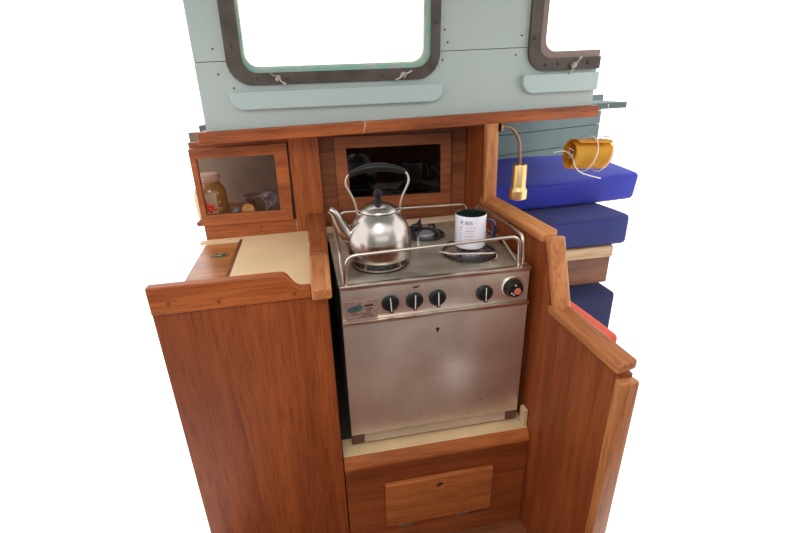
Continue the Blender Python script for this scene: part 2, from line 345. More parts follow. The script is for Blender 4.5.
# window 2 (the photo shows its lower left corner)
w2 = thing('window_2', None, None, kind='structure', **fr(0.45, 0.004))
def Lring(o, i, ro, ri, y0, y1, end):
    pts = [(W2L + o, 0.98)] + arc(W2L + o + ro, W2B + o + ro, ro, 180, 270) + [(end, W2B + o), (end, W2B + i)] + arc(W2L + i + ri, W2B + i + ri, ri, 270, 180)[0:] + [(W2L + i, 0.98)]
    return plate(pts, [], y0, y1)
link('window_frame', Lring(0, 0.036, 0.06, 0.04, -0.012, 0.004, RW), BRONZE, w2)
link('inner_frame', Lring(0.034, 0.056, 0.045, 0.035, -0.004, 0.016, RW), simple('light_bronze', (0.24, 0.17, 0.145), 0.45, metal=0.4), w2)
obj('pane', box(W2L + 0.045, RW, 0.012, 0.016, W2B + 0.045, 0.97), GLASS, w2)
bb = bmesh.new()
for (x, z) in ((W2L + 0.017, W2B + 0.095), (W2L + 0.06, W2B + 0.017), (W2L + 0.10, W2B + 0.02), (W2L + 0.2, W2B + 0.018)): lathe([(0.005, 0), (0.0045, 0.003), (0.002, 0.0045), (0, 0.0045)], (x, -0.012, z), 12, bb, M=RX(PI / 2))
obj('frame_bolt', bb, BRONZE, w2)
latch(w2, 0.825, 0.505, -1.0)

# painted ledge boards beneath the windows
def ledge(name, x0, x1, z0, z1, y, tilt):
    t = thing(name, None, None, kind='structure', loc=(0, 0.45, 0), rot=(0, tilt, YAW))
    link('ledge_board', plate(rrect(x0, x1, z0, z1, [0.035, 0.035 if x1 < 0.8 else 0.0, 0.004, 0.004]), [], -0.022, 0.0, 0.002), PAINTB, t, True)
ledge('trim_2', -0.259, 0.397, 0.4185, 0.470, 0, 0.008)
ledge('trim_3', 0.663, RW - 0.002, 0.424, 0.479, 0, 0.0)

# long varnished ledge
tr = thing('trim_1', None, None, kind='structure', loc=(0, 0.425, 0), rot=(0, -0.0125, YAW))
obj('ledge_wood', box(-0.372, 0.150, 0, 0.16, 0.3275, 0.3655, 0.003), WX, tr)
obj('ledge_wood', box(0.152, 0.932, 0, 0.16, 0.3275, 0.3645, 0.003), wood('varnished_wood_level_b', MD, ML, 'x', seed=12), tr)
obj('scarf_joint', prism([(0.146, 0.3285), (0.150, 0.3285), (0.158, 0.3645), (0.150, 0.3645)], 'y', -0.0008, 0.002), simple('filler', (0.55, 0.25, 0.12), 0.5), tr)
# underside of the side deck (over lockers and berth)
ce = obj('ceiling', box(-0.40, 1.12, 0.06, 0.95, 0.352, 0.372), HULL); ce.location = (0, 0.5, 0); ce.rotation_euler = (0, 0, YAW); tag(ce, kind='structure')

# right bulkhead (profile in y-z) with its cap
wr = thing('wall_right', None, None, kind='structure')
prof = [(0.600, FL), (0.600, 0.335), (0.408, 0.335), (0.400, 0.20), (0.392, 0.085), (0.325, 0.07), (-0.005, 0.07), (-0.07, -0.095), (-0.10, -0.106), (-0.335, -0.106), (-0.335, FL)]
obj('bulkhead_panel', prism(prof, 'x', 0.543, 0.572), WZP, wr)
def cap_piece(name, a, b_, th, x0, x1, mat, bev=0.006, drop=0.0):
    a, b_ = Vector((0, *a)), Vector((0, *b_)); t = (b_ - a).normalized(); n = Vector((0, -t.z, t.y))
    bm = box(0, 1, 0, 1, 0, 1); L = (b_ - a).length
    for v in bm.verts:
        x, y, z = v.co
        p = a + t * (y * L) + n * (z * th); v.co = Vector((x0 + x * (x1 - x0), p.y, p.z + (0.012 * x if drop else 0)))
    bmesh.ops.bevel(bm, geom=bm.edges[:], offset=bev, segments=3, profile=0.5, affect='EDGES')
    return obj(name, bm, mat, wr, True)
cap_piece('post_edge', (0.378, 0.078), (0.392, 0.338), 0.028, 0.537, 0.578, WZL)
cap_piece('cap_rail', (-0.012, 0.066), (0.400, 0.066), 0.024, 0.537, 0.580, WY, 0.007, 1)
cap_piece('cap_rail', (-0.088, -0.10), (-0.022, 0.088), 0.026, 0.537, 0.580, WZL, 0.007)
cap_piece('cap_rail', (-0.335, -0.109), (-0.068, -0.109), 0.024, 0.537, 0.580, WY, 0.007, 1)
obj('edge_post', box(0.535, 0.580, -0.352, -0.330, FL, -0.115, 0.007, seg=3), WZL, wr, True)

bay = obj('wall_recess', box(-0.0295, 0.541, 0.441, 0.449, FL, -0.04, bm=box(-0.0299, -0.0287, -0.030, 0.441, -0.545, -0.04)), DARK); tag(bay, kind='structure')  # near-black lining, the shade of the stove bay put into its colour
# hull side behind the berth
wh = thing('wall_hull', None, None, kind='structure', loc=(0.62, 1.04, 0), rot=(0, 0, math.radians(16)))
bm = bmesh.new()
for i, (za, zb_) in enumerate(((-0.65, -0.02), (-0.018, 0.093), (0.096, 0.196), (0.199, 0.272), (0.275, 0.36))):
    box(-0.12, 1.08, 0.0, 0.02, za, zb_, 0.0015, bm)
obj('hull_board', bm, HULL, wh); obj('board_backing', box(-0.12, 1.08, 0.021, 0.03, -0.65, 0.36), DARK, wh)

# ================================================================ LEFT GALLEY CABINET
gc = thing('galley_cabinet', 'orange-brown varnished cabinet with tall plain front left of the stove', 'cabinet', (0, 0, FL))
dz = -FL
obj('front_panel', box(-0.432, -0.032, -0.05, -0.030, 0.0, dz + 0.010, 0.001), WZP, gc)
obj('side_panel', box(-0.052, -0.030, -0.030, 0.545, 0.0, dz + 0.02), WYD, gc)
fz = dz
fpts = [(-0.432, 0.008), (-0.0685, 0.008), (-0.0685, 0.035), (-0.092, 0.036), (-0.1, 0.040), (-0.108, 0.048), (-0.116, 0.061), (-0.122, 0.070), (-0.131, 0.075), (-0.145, 0.076), (-0.432, 0.077)]
obj('fiddle_rail', prism([(a, b_ + dz) for a, b_ in fpts], 'y', -0.056, -0.031, 0.003), WX, gc)
for (x, z) in ((-0.108, 0.024), (-0.28, 0.026), (-0.39, 0.034)): obj('wood_plug', lathe([(0.0052, 0), (0.0052, 0.0006), (0, 0.0006)], (x, -0.056, z + dz), 14, M=RX(PI / 2)), PLUG, gc)
# divider cap (front light piece, back darker piece)
def capseg(name, pa, pb, xa, xb, z0, z1, mat, bev, lab=None):
    bm = bmesh.new()
    v = [bm.verts.new(c) for c in ((xa[0], pa, z0), (xa[1], pa, z0), (xb[1], pb, z0), (xb[0], pb, z0), (xa[0], pa, z1), (xa[1], pa, z1), (xb[1], pb, z1), (xb[0], pb, z1))]
    for fc in ((0, 1, 2, 3), (4, 5, 6, 7), (0, 1, 5, 4), (1, 2, 6, 5), (2, 3, 7, 6), (3, 0, 4, 7)): bm.faces.new([v[i] for i in fc])
    bmesh.ops.recalc_face_normals(bm, faces=bm.faces)
    bmesh.ops.bevel(bm, geom=bm.edges[:], offset=bev, segments=3, profile=0.5, affect='EDGES')
    o = obj(name, bm, mat, gc, True)
    if lab: o['label'] = lab
    return o
capseg('divider_cap', -0.082, 0.135, (-0.068, -0.021), (-0.066, -0.014), dz + 0.012, dz + 0.043, WY, 0.006)
capseg('divider_cap', 0.136, 0.538, (-0.066, -0.014), (-0.061, 0.000), dz + 0.008, dz + 0.045, wood('cap_wood_mid', (0.20, 0.05, 0.014), (0.36, 0.10, 0.03), 'y', seed=5), 0.003, 'darker rear length of the divider cap')
obj('divider_cap_plug', lathe([(0.006, 0), (0.006, 0.001), (0, 0.0014)], (-0.035, 0.33, dz + 0.045), 14), LATCH, gc)

wt = thing('worktop', 'cream laminate worktop beside the icebox lid', 'worktop', (0, 0, -0.04))
# cream top with the lid opening left of x=-0.30
bm = box(-0.300, -0.0675, -0.030, 0.541, 0.008, 0.020)
box(-0.45, -0.300, 0.519, 0.541, 0.008, 0.020, bm=bm); box(-0.415, -0.300, -0.030, 0.0, 0.008, 0.020, bm=bm)
obj('laminate_top', bm, CREAM, wt)
obj('opening_rim', box(-0.312, -0.300, 0.0, 0.519, 0.004, 0.018), WXD, wt)
ib = thing('icebox_lid', 'dark varnished wooden lid with recessed lifting ring, let into the cream worktop', 'lid', (-0.385, 0.26, -0.046))
obj('lid_board', box(-0.048, 0.069, -0.255, 0.254, 0.0, 0.016, 0.002), WLID, ib)
obj('ring_recess', lathe([(0.0, 0.0012), (0.019, 0.0012), (0.021, 0.0018), (0.023, 0.0004)], (0.022, 0.135, 0.016), 24, M=Matrix.Scale(1.4, 4, (1, 0, 0))), simple('green_bronze', (0.24, 0.20, 0.08), 0.5, metal=0.3, noise=(0.13, 0.09, 0.03), nscale=60), ib, True)
obj('lifting_ring', tube([(0.022 + 0.014 * math.cos(a * PI / 10), 0.135 + 0.011 * math.sin(a * PI / 10), 0.0205) for a in range(20)], 0.0022, 6, closed=True), BRASSD, ib, True)

# ================================================================ UPPER LEFT LOCKER
ll = thing('wall_locker', 'varnished wall locker with glazed door holding jars, above the worktop', 'cabinet', **fr(0.545))
SL = -0.44
obj('upright_post', box(-0.106, -0.002, 0, 0.03, -0.07, 0.318, 0.0015), WZ, ll)
obj('lower_rail', box(SL, -0.108, 0.001, 0.02, -0.07, 0.026, 0.001), WX, ll)
obj('top_rail', box(SL, -0.108, 0.004, 0.02, 0.300, 0.320), WX, ll)
obj('knot_plug', lathe([(0.006, 0), (0.006, 0.0006), (0, 0.0006)], (-0.235, 0.001, 0.004), 14, M=RX(PI / 2)), PLUG, ll)
dr = link('locker_door', plate([(SL, 0.027), (-0.115, 0.027), (-0.110, 0.302), (SL, 0.299)], [[(SL + 0.02, 0.066), (-0.156, 0.064), (-0.155, 0.266), (SL + 0.02, 0.266)]], -0.012, 0.008, 0.0015), WX, ll)
pb = obj('pane', box(SL + 0.015, -0.150, 0.001, 0.003, 0.060, 0.27), LGLASS, dr)
obj('door_gap', box(-0.1105, -0.1065, 0.002, 0.01, 0.02, 0.305), DARK, ll)
bm = box(-0.52, -0.002, 0.28, 0.295, -0.02, 0.33)
obj('back_panel', bm, WIN, ll)
obj('shelf', box(-0.47, -0.004, 0.021, 0.279, 0.018, 0.032), WYD, ll)
obj('end_panel', box(-0.100, -0.088, 0.031, 0.279, 0.033, 0.32), WIN, ll)
obj('back_screw', lathe([(0.007, 0), (0.006, 0.003), (0, 0.003)], (-0.120, 0.279, 0.250), 14, M=RX(PI / 2)), BRONZE, ll, True)

# contents of the locker
SH = 0.0325
jar = thing('sauce_jar', 'big glass jar of brown sauce with strawberry label, behind locker glass', 'jar', (-0.412, 0.648, SH))
obj('jar_body', lathe([(0, 0), (0.050, 0), (0.056, 0.006), (0.0575, 0.02), (0.055, 0.026), (0.0575, 0.032), (0.0575, 0.044), (0.055, 0.05), (0.0575, 0.056), (0.0575, 0.068), (0.055, 0.074), (0.0575, 0.08), (0.057, 0.096), (0.051, 0.116), (0.040, 0.132), (0.036, 0.138), (0.036, 0.15)], n=36), JARG, jar, True)
obj('jar_lid', lathe([(0.041, 0.140), (0.043, 0.143), (0.043, 0.162), (0.040, 0.166), (0, 0.166)], n=36), LIDP, jar, True)
def wrap(r_, a0, a1, z0, z1, k=14):
    bm = bmesh.new(); V = []
    for i in range(k + 1):
        a = a0 + (a1 - a0) * i / k; V.append((bm.verts.new((r_ * math.cos(a), r_ * math.sin(a), z0)), bm.verts.new((r_ * math.cos(a), r_ * math.sin(a), z1))))
    for a, b_ in zip(V, V[1:]): bm.faces.new((a[0], b_[0], b_[1], a[1]))
    r = bmesh.ops.solidify(bm, geom=bm.faces[:], thickness=0.0006); return bm
obj('paper_label', wrap(0.0592, math.radians(-165), math.radians(-60), 0.020, 0.104), LABEL, jar, True)
bm = bmesh.new()
for (a, z) in ((-72, 0.046), (-86, 0.042), (-99, 0.048), (-112, 0.042), (-80, 0.058), (-120, 0.054), (-104, 0.078), (-112, 0.084), (-94, 0.060)):
    a = math.radians(a); bmesh.ops.create_icosphere(bm, subdivisions=2, radius=0.0095, matrix=Matrix.Translation((0.0555 * math.cos(a), 0.0555 * math.sin(a), z)))
obj('strawberry_print', bm, STRAW, jar, True)
can = thing('food_can', 'opened tin can lying on its side with its round end facing out', 'can', (-0.240, 0.640, SH + 0.0365), (0, 0, math.radians(-34)))
cm = RX(PI / 2)
obj('can_wall', lathe([(0.0, -0.075), (0.034, -0.075), (0.034, 0.0), (0.0365, 0.0), (0.0365, 0.003), (0.033, 0.003), (0.033, -0.001)], (0, 0, 0), 36, M=cm), TIN, can, True)
obj('can_end', lathe([(0.0, -0.003), (0.020, -0.003), (0.021, -0.002), (0.0332, -0.002)], (0, 0, 0), 36, M=cm), TIND, can, True)
obj('can_label', lathe([(0.0346, -0.07), (0.0346, -0.006)], (0, 0, 0), 36, M=cm), TLAB, can, True)
yt = thing('round_tin', 'small yellow printed round tin tilted beside the lying can', 'tin', (-0.282, 0.63, SH), (0, 0, 0))
tm = Matrix.Translation((0, 0, 0.024)) @ RZ(math.radians(8)) @ RX(PI / 2 - 0.25)
obj('tin_body', lathe([(0, -0.012), (0.0235, -0.012), (0.0235, 0.0), (0.025, 0.001)], n=30, M=tm), REDT, yt, True)
obj('tin_face', lathe([(0.0222, 0.0), (0.0215, 0.0028), (0, 0.0028)], n=30, M=tm), YTIN, yt, True)
gt = thing('spice_jar', 'little jar with green lid between the sauce jar and yellow tin', 'jar', (-0.330, 0.635, SH))
obj('jar_body', lathe([(0, 0), (0.015, 0), (0.016, 0.004), (0.016, 0.018), (0.014, 0.021)], n=20), simple('dark_spice', (0.06, 0.045, 0.03), 0.3), gt, True)
obj('jar_lid', lathe([(0.0155, 0.0205), (0.0155, 0.032), (0.014, 0.034), (0, 0.034)], n=20), GREEN, gt, True)
rt = thing('pink_packet', 'narrow pink carton standing at the locker door edge', 'carton', (-0.163, 0.62, SH))
obj('carton_body', box(0.0, 0.022, 0, 0.015, 0, 0.048, 0.001), simple('pink_card', (0.6, 0.2, 0.26), 0.5), rt)
dk = thing('dark_tin', 'low dark red tin at the back of the locker', 'tin', (-0.275, 0.735, SH))
obj('tin_body', lathe([(0, 0), (0.036, 0), (0.036, 0.052), (0.034, 0.054), (0, 0.054)], n=30), simple('dark_red_tin', (0.11, 0.03, 0.03), 0.4), dk, True)

# ================================================================ RECESS LOCKER BEHIND THE STOVE
rl = thing('recess_locker', 'small dark-glazed wooden locker set in the wall behind the stove', 'cabinet', **fr(0.585))
link('recess_panel', plate([(-0.004, -0.10), (0.541, -0.10), (0.541, 0.33), (-0.004, 0.33)], [[(0.062, 0.045), (0.478, 0.045), (0.478, 0.297), (0.062, 0.297)]], 0.0, 0.02), WXD if False else wood('recess_wood', (0.15, 0.042, 0.015), (0.29, 0.09, 0.03), 'x', seed=11), rl)
obj('seam_strip', box(0.4885, 0.4905, -0.0008, 0.002, -0.02, 0.33), DARK, rl)
dd = link('locker_door', plate([(0.058, 0.040), (0.484, 0.034), (0.480, 0.300), (0.056, 0.308)], [[(0.104, 0.083), (0.446, 0.079), (0.443, 0.262), (0.097, 0.266)]], -0.014, 0.004, 0.0015), wood('door_wood', (0.19, 0.05, 0.015), (0.34, 0.10, 0.03), 'x', seed=13), rl)
obj('pane', box(0.098, 0.45, -0.002, 0.001, 0.076, 0.268), DGLASS, dd)
obj('locker_interior', box(0.050, 0.49, 0.20, 0.21, 0.03, 0.31, bm=box(0.050, 0.49, 0.021, 0.199, 0.03, 0.036)), simple('dark_locker_inside', (0.09, 0.10, 0.095), 0.7), rl)
obj('shelf_divider', box(0.25, 0.262, 0.03, 0.195, 0.037, 0.30), simple('dark_divider', (0.12, 0.12, 0.11), 0.7), rl)
sh = obj('back_shelf', box(-0.0, 0.538, 0.452, 0.545, -0.035, -0.014), simple('pale_cream_paint', (0.88, 0.70, 0.48), 0.5))
tag(sh, 'narrow cream shelf strip running behind the cooktop', 'shelf')

# ================================================================ STOVE BASE
sb = thing('stove_plinth', 'wooden step with cream top carrying the stove, hinged hatch in front', 'plinth', (0.255, 0, FL))
X = 0.255
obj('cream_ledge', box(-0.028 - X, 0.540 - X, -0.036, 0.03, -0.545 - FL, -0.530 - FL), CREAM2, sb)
obj('stove_bed', box(-0.028 - X, 0.540 - X, 0.0305, 0.44, -0.545 - FL, -0.530 - FL), simple('shade_dark_board', (0.05, 0.035, 0.025), 0.8), sb)  # dark colour stands in for the shade in the gap beside the stove
obj('cream_corner_strip', box(0.529 - X, 0.541 - X, -0.030, -0.004, -0.529 - FL, -0.470 - FL, 0.001), CREAM2, sb)
nos = [(-0.034, -0.5305), (-0.036, -0.531), (-0.053, -0.558), (-0.0545, -0.562), (-0.0545, -0.567), (-0.031, -0.567), (-0.031, -0.546), (-0.034, -0.546)]
obj('step_nosing', prism([(a, b_ - FL) for a, b_ in nos], 'x', -0.0285 - X, 0.541 - X), wood('nosing_wood', (0.27, 0.065, 0.015), (0.50, 0.15, 0.035), 'x', seed=15), sb)
KW = wood('kick_wood', (0.17, 0.035, 0.009), (0.31, 0.075, 0.018), 'x', seed=10); KW2 = wood('kick_wood_low', (0.22, 0.05, 0.012), (0.38, 0.10, 0.025), 'x', seed=17)
obj('kick_panel', box(-0.0285 - X, 0.541 - X, -0.049, -0.030, -0.690 - FL, -0.568 - FL, 0.001), KW, sb)
obj('kick_panel', box(-0.0285 - X, 0.541 - X, -0.049, -0.030, 0, -0.691 - FL, 0.001), KW2, sb)
ha = link('hatch_door', plate([(0.087 - X, -0.815 - FL), (0.425 - X, -0.815 - FL), (0.425 - X, -0.641 - FL), (0.087 - X, -0.641 - FL)], [[(0.256 - X + 0.0115 * math.cos(a * PI / 12), -0.676 - FL + 0.0115 * math.sin(a * PI / 12)) for a in range(24)]], -0.065, -0.0495, 0.0035), WHAT, sb, True)
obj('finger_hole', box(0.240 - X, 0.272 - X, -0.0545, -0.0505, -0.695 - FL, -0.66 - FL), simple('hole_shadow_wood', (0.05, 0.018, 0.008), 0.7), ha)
for x in (0.148, 0.335):
    hb = box(x - 0.022 - X, x + 0.022 - X, -0.0545, -0.050, -0.840 - FL, -0.817 - FL, 0.0008)
    tube([(x - 0.024 - X, -0.058, -0.8175 - FL), (x + 0.024 - X, -0.058, -0.8175 - FL)], 0.004, 8, bm=hb)
    obj('hinge', hb, LATCH, ha, True)

# ================================================================ GAS STOVE
st = thing('gas_stove', 'worn stainless steel marine gas stove with four black knobs', 'stove', (0.26, 0.0, -0.520))
Z = 0.520; XC = 0.26
def bx(x0, x1, y0, y1, z0, z1, b=0, bm=None): return box(x0 - XC, x1 - XC, y0, y1, z0 + Z, z1 + Z, b, bm)
obj('body', bx(0.004, 0.516, 0.012, 0.430, -0.518, -0.050), STEEL, st)
obj('body_rim', bx(0.004, 0.009, 0.012, 0.430, -0.050, -0.008, bm=bx(0.511, 0.516, 0.012, 0.430, -0.050, -0.008, bm=bx(0.009, 0.511, 0.425, 0.430, -0.050, -0.008))), STEEL, st)
# cooktop with three dished burner wells
BUR = [(0.130, 0.132, 0.080), (0.398, 0.135, 0.080), (0.318, 0.322, 0.064)]
outer = [(0.0, 0.0), (0.52, 0.0), (0.52, 0.435), (0.0, 0.435)]
me = plate([(a - XC, b_) for a, b_ in outer], [[(cx - XC + r_ * math.cos(2 * PI * i / 40), cy + r_ * math.sin(2 * PI * i / 40)) for i in range(40)] for cx, cy, r_ in BUR], -0.003, 0.003)
for v in me.vertices: x, y, z = v.co; v.co = (x, z, Z - 0.004 - y)
link('cooktop', me, STEELT, st)
for cx, cy, r_ in BUR:
    wl = obj('burner_well', lathe([(r_ + 0.004, -0.0005), (r_, -0.0015), (r_ - 0.008, -0.010), (r_ * 0.62, -0.036), (0, -0.036)], (cx - XC, cy, Z), 40), IRONB if r_ > 0.07 else IRON, st, True)
    k = r_ / 0.078
    obj('burner_ring', lathe([(0.036 * k, -0.036), (0.035 * k, -0.008), (0.032 * k, -0.006), (0.0, -0.006)], (cx - XC, cy, Z), 32), BURN, wl, True)
    obj('burner_cap', lathe([(0.0, -0.006), (0.037 * k, -0.006), (0.037 * k, 0.003), (0.032 * k, 0.008), (0, 0.009)], (cx - XC, cy, Z), 32), BURN, wl, True)
    # pan support: square wire with four bent prongs
    g = bmesh.new()
    tube([(cx - XC + r_ * 0.93 * math.cos(a * PI / 16), cy + r_ * 0.93 * math.sin(a * PI / 16), Z + 0.003) for a in range(32)], 0.003, 6, closed=True, bm=g)
    for a in (40, 140, 228, 310):
        a = math.radians(a); c, s = math.cos(a), math.sin(a)
        pr = [(cx - XC + q_ * r_ * c, cy + q_ * r_ * s, Z + h) for q_, h in ((0.93, 0.003), (0.86, 0.016), (0.74, 0.0240), (0.34, 0.0240))]
        tube(rounded(pr, 0.008, 4), 0.0038, 6, bm=g)
    obj('pan_support', g, IRONB if cx < 0.2 else IRON, wl, True)
# pan clamp wire at the right front burner
cw = [(0.300 - XC, 0.112, Z + 0.022), (0.325 - XC, 0.085, Z + 0.022), (0.435 - XC, 0.052, Z + 0.026), (0.450 - XC, 0.060, Z + 0.022), (0.452 - XC, 0.062, Z + 0.004), (0.425 - XC, 0.045, Z + 0.003)]
obj('pan_clamp', tube(rounded(cw, 0.015), 0.0028, 8), CHROME, st, True)
obj('clamp_screw', lathe([(0, 0), (0.006, 0), (0.006, 0.012), (0.003, 0.014), (0.003, 0.03), (0, 0.03)], (0.268 - XC, 0.225, Z + 0.001), 12), CHROME, st)
obj('burner_bracket', prism([(0.285 - XC, Z), (0.325 - XC, Z), (0.318 - XC, Z + 0.040), (0.306 - XC, Z + 0.024), (0.288 - XC, Z + 0.020)], 'y', 0.375, 0.381), IRON, st)
# front
obj('front_lip', bx(0.0, 0.52, -0.006, 0.012, -0.010, 0.0012, 0.002), CHROME, st, True)
cp = obj('control_panel', bx(0.002, 0.518, -0.001, 0.012, -0.102, -0.0105, 0.0015), STEELP, st, True)
obj('lower_lip', bx(0.0, 0.522, -0.009, 0.011, -0.113, -0.1025, 0.002), CHROME, st, True)
od = obj('oven_door', bx(0.002, 0.519, -0.004, 0.0118, -0.487, -0.115, 0.0015), STEELP, st, True)
obj('keyhole', lathe([(0, 0.0), (0.0045, 0.0), (0.0045, 0.001)], (0.260 - XC, -0.0045, -0.156 + Z), 12, bm=bx(0.2575, 0.2625, -0.0052, -0.0035, -0.166, -0.156), M=RX(PI / 2)), BLK, od)
rs = random.Random(3); RUST = simple('rust', (0.12, 0.05, 0.03), 0.7)
for i in range(26):
    x = rs.uniform(0.03, 0.49); z = -0.487 + (rs.random() ** 1.7) * 0.26; q_ = rs.uniform(0.0008, 0.0018)
    obj('rust_speck', lathe([(0, 0.0004), (q_, 0.0004), (q_, 0)], (x - XC, -0.0043, z + Z), 8, M=RX(PI / 2)), RUST, od)
bs = obj('base_strip', bx(0.040, 0.482, -0.002, 0.0118, -0.520, -0.4885, 0.001), STEEL, st)
obj('base_corner', bx(0.001, 0.0395, -0.003, 0.0118, -0.520, -0.4885, 0.001), STAIN, st)
obj('base_corner', bx(0.4825, 0.519, -0.003, 0.0118, -0.520, -0.4885, 0.001), STAIN, st)
# rating plate
rp = obj('rating_plate', bx(0.012, 0.096, -0.0022, -0.0009, -0.100, -0.044, 0.0003), PLATEM, cp)
bm = lathe([(0, 0.0008), (0.012, 0.0008), (0.012, 0)], (0, 0, 0), 24, M=RX(PI / 2)); bmesh.ops.scale(bm, vec=(1.15, 1, 0.75), verts=bm.verts); bmesh.ops.translate(bm, vec=(0.031 - XC, -0.0022, -0.068 + Z), verts=bm.verts)
bm2 = lathe([(0, 0.0008), (0.010, 0.0008), (0.010, 0)], (0, 0, 0), 24, M=RX(PI / 2)); bmesh.ops.translate(bm2, vec=(0.047 - XC, -0.0022, -0.064 + Z), verts=bm2.verts); merge(bm, bm2)
obj('plate_emblem', bm, TEAL, rp)
bm = bx(0.062, 0.086, -0.0028, -0.0022, -0.063, -0.057)
for (a, b_, z) in ((0.066, 0.084, -0.071), (0.066, 0.079, -0.077), (0.052, 0.076, -0.085), (0.028, 0.048, -0.083), (0.052, 0.086, -0.092)): bx(a, b_, -0.0026, -0.0022, z, z + 0.0022, bm=bm)
obj('plate_lettering', bm, simple('dark_etch', (0.07, 0.035, 0.03), 0.6), rp)
bm = prism([(0.190 - XC, -0.021 + Z), (0.213 - XC, -0.0185 + Z), (0.206 - XC, -0.025 + Z), (0.195 - XC, -0.0265 + Z)], 'y', -0.0019, -0.0009)
obj('maker_emblem', bm, simple('dark_emblem', (0.10, 0.045, 0.03), 0.4), cp)
# knobs
def knob(x, z, ang):
    M = Matrix.Translation((x - XC, -0.001, z + Z)) @ RY(ang)
    k_ = obj('control_knob', lathe([(0.0225, 0.0), (0.0232, 0.002), (0.0232, 0.006), (0.0205, 0.008), (0.0195, 0.011), (0.018, 0.012), (0, 0.012)], (0, 0, 0), 36, M=M @ RX(PI / 2)), BLK, cp, True)
    g = box(-0.0052, 0.0052, -0.0150, -0.008, -0.0250, 0.0205, 0.0025); bmesh.ops.transform(g, matrix=M, verts=g.verts); obj('knob_grip', g, BLK, k_, True)
    g = box(-0.0013, 0.0013, -0.0158, -0.0142, -0.020, 0.0200, 0.0005); bmesh.ops.transform(g, matrix=M, verts=g.verts); obj('pointer', g, simple('pale_pointer', (0.75, 0.72, 0.68), 0.3) if 'pale_pointer' not in bpy.data.materials else bpy.data.materials['pale_pointer'], k_)
for x, z, a in ((0.1305, -0.060, -0.07), (0.1955, -0.060, 0.02), (0.2585, -0.060, -0.02), (0.390, -0.063, -0.03)): knob(x, z, a)
M = Matrix.Translation((0.470 - XC, -0.001, -0.055 + Z)) @ RX(PI / 2)
tk = obj('thermostat_knob', lathe([(0.025, 0.006), (0.0245, 0.010), (0.022, 0.022), (0.020, 0.024), (0, 0.024)], n=36, M=M), BLK, cp, True)
obj('bezel_ring', lathe([(0.031, 0), (0.031, 0.003), (0.029, 0.0055), (0.0255, 0.0055), (0.0255, 0)], n=36, M=M), CHROME, tk, True)
obj('push_button', lathe([(0.0095, 0.024), (0.0095, 0.026), (0.0085, 0.0275), (0, 0.0275)], n=24, M=M @ Matrix.Translation((0.004, -0.004, 0))), REDK, tk, True)
bm = bmesh.new()
for a in (100, 215, 245): box(-0.002, 0.002, -0.002, 0.002, 0.0255, 0.0265, bm=bm) if False else lathe([(0, 0.0248), (0.0022, 0.0248), (0.0022, 0.0235)], (0, 0, 0), 10, bm, M=M @ Matrix.Translation((0.0145 * math.cos(math.radians(a)), 0.0145 * math.sin(math.radians(a)), 0)))
obj('knob_marking', bm, CORD, tk)
# fiddle rails
fr_ = rounded([(0.017 - XC, 0.008, Z - 0.004), (0.026 - XC, 0.006, Z + 0.080), (0.483 - XC, 0.006, Z + 0.086), (0.490 - XC, 0.010, Z - 0.004)], 0.026, 8)
obj('front_rail', tube(fr_, 0.0043, 12), CHROME, st, True)
lr = rounded([(0.012 - XC, 0.020, Z - 0.004), (0.016 - XC, 0.105, Z + 0.050), (0.020 - XC, 0.41, Z + 0.075), (0.022 - XC, 0.425, Z - 0.004)], 0.02, 8)
obj('side_rail', tube(lr, 0.0042, 12), CHROME, st, True)
rr_ = rounded([(0.497 - XC, 0.42, Z - 0.004), (0.500 - XC, 0.315, Z + 0.088), (0.500 - XC, 0.020, Z + 0.082), (0.500 - XC, 0.004, Z + 0.002), (0.497 - XC, 0.034, Z + 0.0), (0.500 - XC, 0.145, Z + 0.034), (0.500 - XC, 0.30, Z + 0.020)], 0.020, 8)
obj('side_rail', tube(rr_, 0.0040, 12), CHROME, st, True)
br = rounded([(0.040 - XC, 0.425, Z - 0.004), (0.048 - XC, 0.425, Z + 0.073), (0.500 - XC, 0.425, Z + 0.062), (0.508 - XC, 0.425, Z - 0.004)], 0.02, 8)
obj('back_rail', tube(br, 0.0038, 12), CHROME, st, True)

# ================================================================ KETTLE
KZ = 0.028
kt = thing('kettle', 'stainless steel kettle with tall black-gripped handle and curved spout on the left burner', 'kettle', (0.131, 0.125, KZ), (0, 0, math.radians(-6)))
body = [(0, 0), (0.083, 0), (0.0868, 0.003), (0.0882, 0.009), (0.0890, 0.022), (0.0892, 0.042), (0.0872, 0.060), (0.0818, 0.080), (0.0735, 0.098), (0.0625, 0.114), (0.052, 0.1245), (0.0485, 0.1275)]
body = [(p.x, p.z) for p in smoothpts([(a, 0, b_) for a, b_ in body[3:]], 3)]
obj('kettle_body', lathe([(0, 0), (0.083, 0), (0.0868, 0.003)] + body + [(0.046, 0.129), (0.040, 0.126), (0, 0.126)], n=64), STEELK, kt, True)
obj('lid_seam', lathe([(0.0500, 0.1262), (0.0508, 0.1272), (0.0508, 0.1285), (0.048, 0.1295)], n=48), BLK, kt, True)
kl = obj('lid', lathe([(0.0505, 0.1275), (0.0515, 0.1295), (0.0505, 0.132), (0.046, 0.137), (0.035, 0.1435), (0.02, 0.1475), (0.012, 0.1485), (0, 0.1485)], n=48), STEELK, kt, True)
obj('lid_knob', lathe([(0.016, 0.1475), (0.015, 0.152), (0.009, 0.156), (0.008, 0.162), (0.0105, 0.168), (0.0115, 0.176), (0.0100, 0.183), (0.005, 0.1865), (0, 0.187)], n=28), BLK, kl, True)
spp = smoothpts([(-0.070, -0.004, 0.050), (-0.092, -0.006, 0.072), (-0.106, -0.008, 0.101), (-0.118, -0.010, 0.129), (-0.132, -0.012, 0.141)], 6)
rad = [0.026 - (0.026 - 0.0085) * min(1, (i / (len(spp) - 1)) ** 0.75) for i in range(len(spp))]
